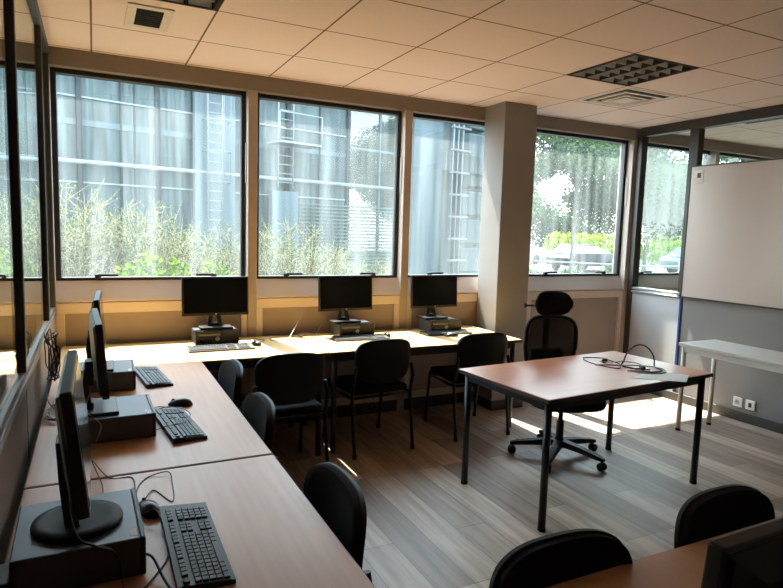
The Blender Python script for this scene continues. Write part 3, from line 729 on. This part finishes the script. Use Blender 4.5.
cable('mouse_cable', [(0.30, -1.76, Z), (0.24, -1.72, Z), (0.21, -1.80, Z + 0.006), (0.27, -1.83, Z + 0.027), (0.33, -1.88, Z + 0.027), (0.35, -1.98, Z + 0.027), (0.31, -2.07, Z + 0.025), (0.24, -2.09, Z + 0.022), (0.205, -2.05, Z), (0.20, -2.0, Z + 0.01)], 0.0018, m_cable, 'thin mouse cable looped over the keyboard on the corner desk')
random.seed(4)
def coil(name, c, ra, rb, turns, r, m, label, axis='x', seed=1, parent=None, jit=0.25):
    rd = random.Random(seed); pts = []
    n = turns * 9
    for i in range(n):
        a = 2 * PI * i / 9 + rd.uniform(-0.2, 0.2); j = 1 + rd.uniform(-jit, jit)
        u, v, w = ra * j * math.cos(a), rb * j * math.sin(a), rd.uniform(-1, 1) * (0.03 if axis == 'x' else 0.012)
        pts.append(Vector(c) + (Vector((w, u, v)) if axis == 'x' else Vector((u, v, abs(w)))))
    o = MB().tube(crom(pts, 4), r, 5).build(name, m, parent)
    if label: tag(o, label, 'cable')
    return o
coil('cable_coil', (-0.205, -1.30, 0.93), 0.05, 0.11, 6, 0.003, m_cable, 'coil of black cable hanging on the brown partition panel beside the monitors', 'x', 3)
coil('cable_coil', (-0.17, -1.70, 0.752), 0.035, 0.10, 6, 0.003, m_cable, 'heap of coiled black cable on the desk against the brown partition', 'z', 5)
cable('power_cable', [(-0.225, -1.22, 1.03), (-0.222, -1.3, 0.86), (-0.22, -1.5, 0.78), (-0.18, -1.66, 0.76), (-0.1, -1.78, Z), (-0.08, -1.95, Z + 0.02)], 0.003, m_cable, 'black cable running down from the hanging coil to the desk computer')
cable('monitor_cable', [(-0.02, -1.98, PT + 0.12), (-0.05, -2.10, PT + 0.03), (-0.02, -2.155, PT + 0.004), (0.0, -2.165, PT - 0.03), (-0.03, -2.20, Z)], 0.0022, m_cableg, 'grey cable hanging from the taller-looking edge-on monitor')
ad = thing('power_adapter', 'small dark power adapter wedged between the partition and the round-footed monitor computer', 'adapter', (-0.214, -3.10, D + 0.0005))
MB().box(-0.02, 0.02, -0.05, 0.05, 0, 0.05, 0.005, seg=2).build('case', m_pctop, ad)
MB().box(-0.012, 0.012, -0.0515, -0.0495, 0.015, 0.035).build('socket', m_screen, ad)
# cables on window desks
cable('charging_cable', [(1.20, -0.10, Z + 0.01), (1.17, -0.25, Z), (1.28, -0.28, Z), (1.34, -0.2, Z + 0.03), (1.42, -0.10, Z + 0.10), (1.47, -0.055, Z + 0.17)], 0.004, m_cableg, 'pale cable rising to the panel between the first two window computers')
cable('charging_cable', [(1.36, -0.16, Z), (1.46, -0.13, Z + 0.02), (1.56, -0.12, Z + 0.01), (1.62, -0.07, Z + 0.06), (1.66, -0.055, Z + 0.13)], 0.004, m_cableg, 'pale cable arching up the panel just beside the middle window computer')
cable('network_cable', [(1.45, -0.14, Z), (1.56, -0.24, Z), (1.62, -0.34, Z), (1.68, -0.28, Z), (1.74, -0.2, Z + 0.01), (1.78, -0.1, Z + 0.01)], 0.0028, m_cable, 'thin dark cable in a wave on the sunlit desk by the middle computer')
cable('power_cable', [(0.93, -0.12, Z), (1.0, -0.2, Z), (1.06, -0.16, Z), (1.12, -0.24, Z), (1.05, -0.31, Z), (1.0, -0.35, Z + 0.01)], 0.003, m_cable, 'short tangle of dark cable between the first window computer and its mouse')
cable('power_cable', [(2.86, -0.12, Z), (2.93, -0.10, Z + 0.03), (3.0, -0.14, Z + 0.015), (3.03, -0.22, Z), (2.97, -0.27, Z), (2.86, -0.2, Z)], 0.004, m_cable, 'dark cable loop on the desk end between the computer and the pillar')
cable('power_cable', [(2.45, -0.10, Z), (2.35, -0.14, Z), (2.25, -0.1, Z), (2.15, -0.12, Z), (2.06, -0.12, Z)], 0.003, m_cable, 'dark cable lying along the wall between the middle and pillar computers')
# under the desks, on the floor
cable('floor_cable', [(2.05, -0.12, 0.3), (2.1, -0.10, 0.15), (2.2, -0.15, 0.006), (2.35, -0.3, 0.005), (2.5, -0.22, 0.005), (2.7, -0.3, 0.005), (2.9, -0.2, 0.005)], 0.004, m_cableg, 'pale cable trailing on the floor under the window desk near the pillar')
# central table
TT = D + 0.0
tb = Matrix.Translation((2.78, -1.84, 0)) @ Matrix.Rotation(math.radians(4.5), 4, 'Z')
def tp(p): return tb @ Vector(p)
def ringpts(cx, cy, r, a0, a1, z0, zh, n=16, sy=1.0):
    return [(cx + r * math.cos(a0 + (a1 - a0) * i / n), cy + sy * r * math.sin(a0 + (a1 - a0) * i / n), z0 + zh * math.sin(PI * i / n)) for i in range(n + 1)]
cable('black_power_lead', [(3.18, -1.98, Z + 0.004)] + ringpts(3.19, -1.88, 0.12, 2.6, -0.6, Z + 0.004, 0.13, 12, 0.6) + [(3.24, -2.02, Z + 0.004), (3.12, -2.03, Z + 0.006), (3.03, -1.95, Z + 0.006)], 0.005, m_cable, 'black power lead arching in a raised loop on the central table', n=3)
cable('grey_power_lead', [(3.02, -1.94, Z + 0.004), (3.1, -2.05, Z + 0.004), (3.22, -2.06, Z + 0.004), (3.29, -1.97, Z + 0.004), (3.22, -1.88, Z + 0.008), (3.1, -1.84, Z + 0.01), (3.0, -1.80, Z + 0.012), (2.92, -1.76, Z + 0.01)], 0.0045, m_cableg, 'pale flat coiled lead on the central table beside the paper sheet')
cable('thin_lead', [(3.06, -1.52, Z), (3.0, -1.58, Z), (2.97, -1.72, Z), (3.02, -1.86, Z), (3.1, -1.80, Z + 0.01), (3.12, -1.68, Z + 0.012), (3.18, -1.60, Z), (3.1, -1.53, Z), (3.03, -1.54, Z + 0.004)], 0.0035, m_cable, 'thin dark lead in a wide loop at the back edge of the central table')
cable('thin_lead', [(3.02, -1.70, Z + 0.014), (3.08, -1.76, Z + 0.016), (3.15, -1.78, Z + 0.02), (3.2, -1.86, Z + 0.02), (3.16, -1.95, Z + 0.014), (3.08, -1.93, Z + 0.012)], 0.0035, m_cableg, 'short pale lead across the middle of the cable tangle on the central table')
for x, y, r, lb in ((3.07, -1.70, 0.4, 'black plug in the cable tangle at the back of the central table'), (3.14, -1.95, 1.2, 'black plug under the raised cable loop on the central table')):
    t = thing('power_plug', lb, 'plug', (x, y, D + 0.001), r)
    MB().tube([(-0.03, 0, 0.016), (-0.018, 0, 0.016), (0.012, 0, 0.016), (0.02, 0, 0.016)], [0.007, 0.015, 0.016, 0.013], 12).build('plug_body', m_cable, t)
    for yy in (-0.006, 0.006): MB().tube([(0.02, yy, 0.016), (0.038, yy, 0.016)], 0.0022, 6).build('pin', m_silver, t)
pq = [(2.93, -2.10), (3.13, -2.02), (3.26, -2.2), (3.09, -2.30)]
pc_ = MB().prism([(2.90, -2.085), (3.17, -1.985), (3.315, -2.155), (3.14, -2.275)], D + 0.0006, D + 0.0022).build('paper_sheet', m_paper); tag(pc_, 'pale sheet of paper lying on the corner of the central table', 'paper')
pp = MB().prism([(-0.58, -0.28), (-0.46, -0.24), (-0.44, -0.44), (-0.56, -0.47)], D + 0.0005, D + 0.02).build('paper_stack', m_paper); tag(pp, 'small stack of papers on the desk in the next room', 'papers')

# ------------------------------------------------------------------ outside
bx('ground', m_ground, -60, 120, 0.3, 120, -0.5, -0.35, kind='structure')
rng = np.random.default_rng(7)
def leaf_cloud(name, cen, rad, n, size, m, parent=None, shell=0.5, stuff=False, flat=1.0):
    """n small rhombic leaves spread through a list of ellipsoids"""
    cen = np.array(cen, float); rad = np.array(rad, float)
    idx = rng.choice(len(cen), n, p=(rad.prod(1) ** 0.67) / (rad.prod(1) ** 0.67).sum())
    d = rng.normal(size=(n, 3)); d /= np.linalg.norm(d, axis=1)[:, None]
    r = rng.random(n) ** (1 / 3); r = shell * r ** 0.5 + (1 - shell) * r
    p = cen[idx] + d * rad[idx] * r[:, None]
    return leaves_at(name, p, size, m, parent)
def leaves_at(name, p, size, m, parent=None):
    n = len(p)
    a = rng.normal(size=(n, 3)); a /= np.linalg.norm(a, axis=1)[:, None]
    b = np.cross(a, rng.normal(size=(n, 3))); b /= np.linalg.norm(b, axis=1)[:, None]
    s = size * (0.6 + 0.8 * rng.random(n))[:, None]
    v = np.stack([p - a * s, p - b * s * 0.5, p + a * s, p + b * s * 0.5], 1).reshape(-1, 3)
    me = bpy.data.meshes.new(name); me.vertices.add(len(v)); me.vertices.foreach_set('co', v.ravel())
    me.loops.add(4 * n); me.loops.foreach_set('vertex_index', np.arange(4 * n)); me.polygons.add(n)
    me.polygons.foreach_set('loop_start', np.arange(0, 4 * n, 4)); me.polygons.foreach_set('loop_total', np.full(n, 4))
    me.update(); me.materials.append(m)
    o = bpy.data.objects.new(name, me); C.objects.link(o)
    if parent: o.parent = parent
    return o
def shrub(label, x, y, h, w, m, n=130, leaf=0.022, seed=1, group='twiggy shrubs outside the windows', name='shrub', z0=-0.35):
    rd = random.Random(seed)
    t = thing(name, label, 'shrub', (x, y, z0), 0, group)
    st = MB(); P = []
    for i in range(n):
        a = rd.uniform(0, 2 * PI); q = rd.random() ** 0.6; hh = h * (0.55 + 0.45 * rd.random()) * (1 - 0.28 * q)
        bx0, by0 = 0.15 * w * math.cos(a), 0.15 * w * math.sin(a)
        ex, ey = w * q * math.cos(a), w * q * math.sin(a)
        pts = [Vector((bx0 + (ex - bx0) * s ** 1.2 + rd.uniform(-.03, .03), by0 + (ey - by0) * s ** 1.2 + rd.uniform(-.03, .03), hh * s)) for s in (0, .35, .65, .85, 1)]
        st.tube(pts, [0.012, 0.008, 0.005, 0.0035, 0.0012], 3, cap=False)
        for j in range(9):
            s = 0.35 + 0.6 * rd.random(); k = min(3, int(s * 4)); base = pts[k].lerp(pts[k + 1], s * 4 - k)
            dr = Vector((rd.gauss(0, 1), rd.gauss(0, 1), rd.gauss(0.9, .5))).normalized() * rd.uniform(.15, .38)
            tip = base + dr
            st.tube([base, base + dr * .5 + Vector((rd.uniform(-.02, .02),) * 3), tip], [0.003, 0.002, 0.001], 3, cap=False)
            for l in range(9): P.append(base.lerp(tip, rd.random()) + Vector((rd.gauss(0, .015), rd.gauss(0, .015), rd.gauss(0, .015))))
    st.build('twigs', m_twigbark, t)
    leaves_at('leaves', np.array([tuple(p) for p in P]), leaf, m, t)
    return t
m_twigbark = mat('pale_twig_bark', (128, 120, 88), 0.8, var=0.2)
sh = shrub('tall silvery twiggy shrub outside the first window, next to the glazed partition', -0.35, 3.4, 2.7, 0.9, m_twig, n=230, leaf=0.02, seed=1)
ds = [(0.55, 3.6, 1.0, 0.93, 'twiggy shrub outside the first window, second from the glazed partition'),
      (1.45, 3.9, 2.0, 0.82, 'twiggy shrub outside the first window, below the caged ladder'),
      (2.45, 3.6, 3.0, 0.86, 'pale twiggy shrub low in the second window, under the platform ladder'),
      (3.35, 4.0, 4.1, 0.72, 'greener twiggy shrub low in the second window, towards its far mullion'),
      (-1.3, 3.6, 5.0, 0.9, 'twiggy shrub seen through the glazed partition in the next room window'),
      (-2.4, 3.8, 0.4, 0.85, 'twiggy shrub at the edge of the next room window'),
      (4.3, 4.4, 0.7, 0.62, 'short twiggy shrub behind the mullion of the third window')]
for x, y, rz, sc, lb in ds:
    o = dup(sh, (x, y, -0.35), rz, lb, 'twiggy shrubs outside the windows'); o.scale = (sc, sc, sc)
def leafy(label, x, y, h, w, n, m=m_lime, name='leafy_bush', size=0.035):
    t = thing(name, label, 'bush', (x, y, -0.35))
    st = MB()
    for i in range(7):
        a = i * 0.9; st.tube([(0, 0, 0), (w * .4 * math.cos(a), w * .4 * math.sin(a), h * .5), (w * .7 * math.cos(a), w * .7 * math.sin(a), h * .85)], [0.015, 0.01, 0.004], 5)
    st.build('stems', m_bark, t)
    cs = [(rng.uniform(-w * .6, w * .6), rng.uniform(-w * .4, w * .4), h * rng.uniform(.35, .8)) for _ in range(9)]
    leaf_cloud('leaves', cs, [(w * .4, w * .35, h * .22)] * 9, n, size, m, t)
    return t
leafy('bright green broad-leaved bush low in the middle of the first window', 0.45, 2.2, 1.72, 0.5, 2400)
leafy('bright green broad-leaved bush low in the first window, towards the monitor', 1.06, 2.3, 1.68, 0.45, 2200)
leafy('bright green bush low in the next room window', -0.72, 2.2, 1.8, 0.3, 1500)
leafy('pale yellow-green bush at the foot of the window beyond the pillar', 6.3, 4.0, 1.75, 0.5, 2600, leaf_mat('pale_bush_leaves', (120, 124, 60), (160, 160, 100), 0.5), size=0.03)
leafy('low dark green bush by the handrail, just beyond the pillar window post', 9.2, 5.6, 1.42, 0.7, 3500, m_tree, size=0.035)
leafy('low dark green bush in front of the dark parked car', 7.9, 5.2, 1.42, 0.7, 3500, m_tree, size=0.035)
leafy('low dark green bush outside the bay next to the whiteboard', 11.4, 5.8, 1.42, 0.9, 3500, m_tree, size=0.035)

# opposite building, turned 14 degrees away from the window wall
th = math.radians(14); ct = math.cos(th)
bd = thing('office_building', 'blue-grey frosted glass office building with external ladders opposite the windows', 'building', (0, 16, -0.35), th)
def U(x): return x / ct
def Zf(z): return z + 0.35
H_ = 9.5
cols = [-9, -7.0, -4.8, -2.6, -0.36, 1.87, 4.17, 6.5, 9.18]
pn = MB()
lv = [0, 2.75, 4.55, 5.25, 7.2, H_]
for a, b in zip(cols, cols[1:]):
    for z0, z1 in zip(lv, lv[1:]):
        pn.box(U(a) + 0.03, U(b) - 0.03, 0, 0.12, (Zf(z0) if z0 else 0) + 0.015, Zf(z1) - 0.015, 0.01)
pn.build('frosted_panels', m_facade, bd)
bk = MB(); bk.box(U(-9), U(9.18), 0.12, 0.5, 0, Zf(H_)); bk.box(U(12.4), U(17.2), 2.2, 5.5, 0, Zf(H_)); bk.build('core_wall', m_fmull, bd)
for x in cols:
    MB().box(U(x) - 0.07, U(x) + 0.07, -0.14, 0.12, 0, Zf(H_), 0.01).build('mullion', m_fmull, bd)
for x in (0.8, 1.2, 3.0, 5.3, -1.5, 7.9):
    MB().box(U(x) - 0.03, U(x) + 0.03, -0.03, 0.0, 0, Zf(H_)).build('glazing_bar', m_fmull, bd)
for z, rr in ((3.33, 0.075), (6.9, 0.075)):
    MB().tube([(U(-9), -0.3, Zf(z)), (U(12.3), -0.3, Zf(z))], rr, 10).build('rail_pipe', m_fpipe, bd)
for z in (2.75, 5.25):
    MB().box(U(-9), U(9.1), -0.05, 0.0, Zf(z) - 0.025, Zf(z) + 0.025).build('ledge', m_fpipe, bd)
MB().box(U(-9), U(9.18), -0.02, 0.0, Zf(4.42), Zf(4.6)).build('ledge', m_facade2, bd)
MB().box(U(2.95), U(4.35), -0.35, -0.15, 0, Zf(H_), 0.02).build('ladder_backing', m_facade2, bd)
def ladder(x0, x1, z0, z1, cage=True, par=bd):
    l = MB(); 
    for x in (x0, x1): l.tube([(U(x), -0.55, Zf(z0)), (U(x), -0.55, Zf(z1))], 0.03, 6)
    z = z0 + 0.2
    while z < z1: l.tube([(U(x0), -0.55, Zf(z)), (U(x1), -0.55, Zf(z))], 0.018, 6); z += 0.32
    l.build('ladder', m_fpipe, par)
    if cage:
        c = MB(); cx_ = (U(x0) + U(x1)) / 2
        z = 3.0
        while z < z1:
            c.tube([(cx_ + 0.45 * math.cos(a), -0.55 - 0.7 * math.sin(a), Zf(z)) for a in [PI * i / 10 for i in range(11)]], 0.015, 5); z += 1.0
        for a in (0.5, PI / 2, PI - 0.5): c.tube([(cx_ + 0.45 * math.cos(a), -0.55 - 0.7 * math.sin(a), Zf(3.0)), (cx_ + 0.45 * math.cos(a), -0.55 - 0.7 * math.sin(a), Zf(z1))], 0.014, 5)
        c.build('ladder_cage', m_fpipe, par)
ladder(3.3, 3.8, 0.6, H_)
ladder(5.85, 6.45, 3.0, H_, False)
pl = MB(); pl.box(U(5.6), U(7.3), -1.1, -0.15, Zf(4.55), Zf(4.62)); 
for x in (5.6, 7.3): pl.tube([(U(x), -1.1, Zf(4.6)), (U(x), -1.1, Zf(5.6))], 0.025, 6)
pl.tube([(U(5.6), -1.1, Zf(5.6)), (U(7.3), -1.1, Zf(5.6))], 0.025, 6); pl.build('platform', m_fpipe, bd)
MB().box(U(5.7), U(6.75), -0.45, -0.15, 0, Zf(2.9), 0.02).build('duct_cover', m_facade2, bd)
# louvred screen at the right of the second window, trees added behind it stand for its reflections
lo = MB()
z = 0.3
while z < 2.9: lo.box(U(6.6), U(12.3), -0.16, -0.12, z, z + 0.06); z += 0.14
lo.build('louvres', m_fgreen, bd)
MB().box(U(9.25), U(12.4), 0.0, 0.05, 0, Zf(H_)).build('glass_screen', m_scr, bd)
for x in (10.8, 12.4): MB().box(U(x) - 0.04, U(x) + 0.04, -0.06, 0.1, 0, Zf(H_)).build('mullion', m_facade2, bd)
MB().box(U(9.18), U(12.4), -0.05, 0.0, Zf(4.8), Zf(4.9)).build('ledge', m_facade2, bd)
# stair tower seen in the third window
MB().box(U(12.45), U(14.15), -0.3, 0.2, 0, Zf(H_), 0.02).build('tower_panel', m_facade2, bd)
MB().box(U(14.15), U(15.9), 0.3, 0.5, 0, Zf(H_)).build('tower_recess', m_facade, bd)
MB().box(U(14.15), U(17.0), -0.5, 0.3, Zf(4.35), Zf(5.2), 0.02).build('tower_beam', m_facade, bd)
for i in range(7):
    MB().box(U(15.9), U(17.1), -0.25, 0.2, i * 1.35 + 0.06, i * 1.35 + 1.2, 0.05).build('glass_block', m_facade2, bd)
MB().box(U(15.8), U(18.2), 0.22, 0.4, 0, Zf(H_)).build('tower_backing', m_facade, bd)
tl = MB()
for x in (14.45, 14.75, 15.05): tl.tube([(U(x), -0.65, 0), (U(x), -0.65, Zf(H_))], 0.035, 6)
z = 0.6
while z < H_: tl.box(U(14.35), U(15.5), -0.72, -0.58, z, z + 0.09); z += 1.0
tl.build('tower_ladder', m_fpipe, bd)

# trees, hedge, rail, cars
def tree(label, x, y, h, w, n, seed, size=0.085, m=m_tree, lo=0.31):
    rd = random.Random(seed)
    t = thing('tree', label, 'tree', (x, y, -0.35), 0, 'trees beyond the car park side')
    tr = MB(); tr.tube([(0, 0, 0), (0.05, 0.05, h * .3), (0.0, 0, h * .6), (0.1, 0, h * .9)], [0.09, 0.07, 0.04, 0.015], 8)
    cs, rs = [], []
    for i in range(44):
        a = i * 2.4 + rd.uniform(-.3, .3); q = w * rd.uniform(.05, .85) ** 0.8; z = h * (lo + (.95 - lo) * ((i * 0.618) % 1))
        e = Vector((q * math.cos(a), q * math.sin(a), z)); tr.tube([(0, 0, z * .7), e * .6 + Vector((0, 0, z * .3)), e], [0.03, 0.018, 0.006], 5)
        cs.append(tuple(e)); rs.append((w * rd.uniform(.22, .36), w * rd.uniform(.22, .36), h * rd.uniform(.07, .12)))
    tr.build('trunk', m_bark, t)
    leaf_cloud('crown', cs, rs, n, size, m, t, shell=0.6)
    return t
tree('tall leafy tree filling most of the window beyond the pillar', 17.8, 14.5, 9.5, 3.5, 34000, 11, 0.07)
tree('leafy tree seen over the hedge, against the window post of the whiteboard partition', 21.5, 14.0, 8.0, 3.2, 22000, 12, 0.075)
tree('leafy tree seen through the glazed bay next to the whiteboard', 26.0, 12.0, 9.0, 3.6, 20000, 13, 0.08)
tree('leafy tree glimpsed above the whiteboard through the next room', 34.0, 13.0, 9.5, 4.4, 12000, 14, 0.11)
tree('broad leafy tree filling the gap between the crowns of the glazed bay', 27.0, 20.0, 11.5, 4.6, 24000, 17, 0.10)
tree('tree added behind the glass screen opposite, standing for its reflected foliage', 12.2, 23.5, 9.5, 3.1, 24000, 15, 0.11, lo=0.1)  # added behind the pane in place of trees mirrored in it
tree('second tree added behind the glass screen opposite to stand for reflections, slightly nearer the ladders', 9.6, 24.5, 9.5, 2.6, 20000, 19, 0.11, lo=0.08)
tree('dark tree standing behind the car park, low between the nearer crowns', 33.0, 36.0, 9.0, 7.0, 22000, 16, 0.15, lo=0.12)
tree('dark tree far behind the hedge, in line with the glazed bay', 47.0, 36.0, 9.0, 7.0, 22000, 18, 0.16, lo=0.12)
hg = thing('hedge', 'bright yellow-green clipped hedge behind the parked cars', 'hedge', (36, 27, -0.35))
leaf_cloud('hedge_foliage', [(i * 1.0 - 8, i * -0.15, 1.1) for i in range(26)], [(0.9, 0.8, 1.15)] * 26, 16000, 0.10, m_hedge, hg)
hr = thing('handrail', 'white metal handrail crossing low outside the window beyond the pillar', 'railing', (0, 0, -0.35))
MB().tube([(5.6, 3.35, 1.53), (8.6, 2.75, 1.45), (13, 2.2, 1.45)], 0.014, 8).build('top_bar', m_fpipe, hr)
for x, y in ((5.6, 3.35), (8.6, 2.75), (13, 2.2)): MB().tube([(x, y, 0), (x, y, 1.44)], 0.014, 8).build('post', m_fpipe, hr)
def car(label, x, y, rz, m, sc=1.0):
    t = thing('car', label, 'car', (x, y, -0.35), rz, 'cars parked outside'); 
    prof = [(-2.1, .35), (-2.12, .75), (-1.95, .95), (-1.0, 1.02), (1.2, 1.0), (1.95, .85), (2.1, .6), (2.08, .3)]
    b = MB(); b.prism(prof, -0.85, 0.85, 'xz').build('body', m, t)
    rings = []
    for z, xa, xb, hw in ((1.0, -1.75, 1.15, 0.8), (1.42, -1.3, .35, 0.64)):
        rings.append([Vector((xa, -hw, z)), Vector((xb, -hw, z)), Vector((xb, hw, z)), Vector((xa, hw, z))])
    MB().ring_sweep(rings, smooth=False).build('windows', m_carg, t)
    MB().box(-1.32, .38, -0.65, 0.65, 1.41, 1.47, 0.02).build('roof', m, t)
    for sx in (-1.3, 1.3):
        for sy in (-1, 1):
            MB().lathe([(0.01, -0.1), (0.3, -0.1), (0.32, 0), (0.3, 0.1), (0.01, 0.1)], 18, Matrix.Translation((sx, sy * 0.8, 0.32)) @ Matrix.Rotation(PI / 2, 4, 'X')).build('wheel', m_tyre, t)
    return t
car('dark car with pale windscreen parked in front of the bright hedge', 24.2, 20.5, 0.2, m_card)
car('silver car parked farther off beside the pillar side of the hedge', 24.5, 27.0, 0.3, m_carw)
car('pale car seen through the glazed bay next to the whiteboard', 29.5, 17.0, -0.3, m_carw)
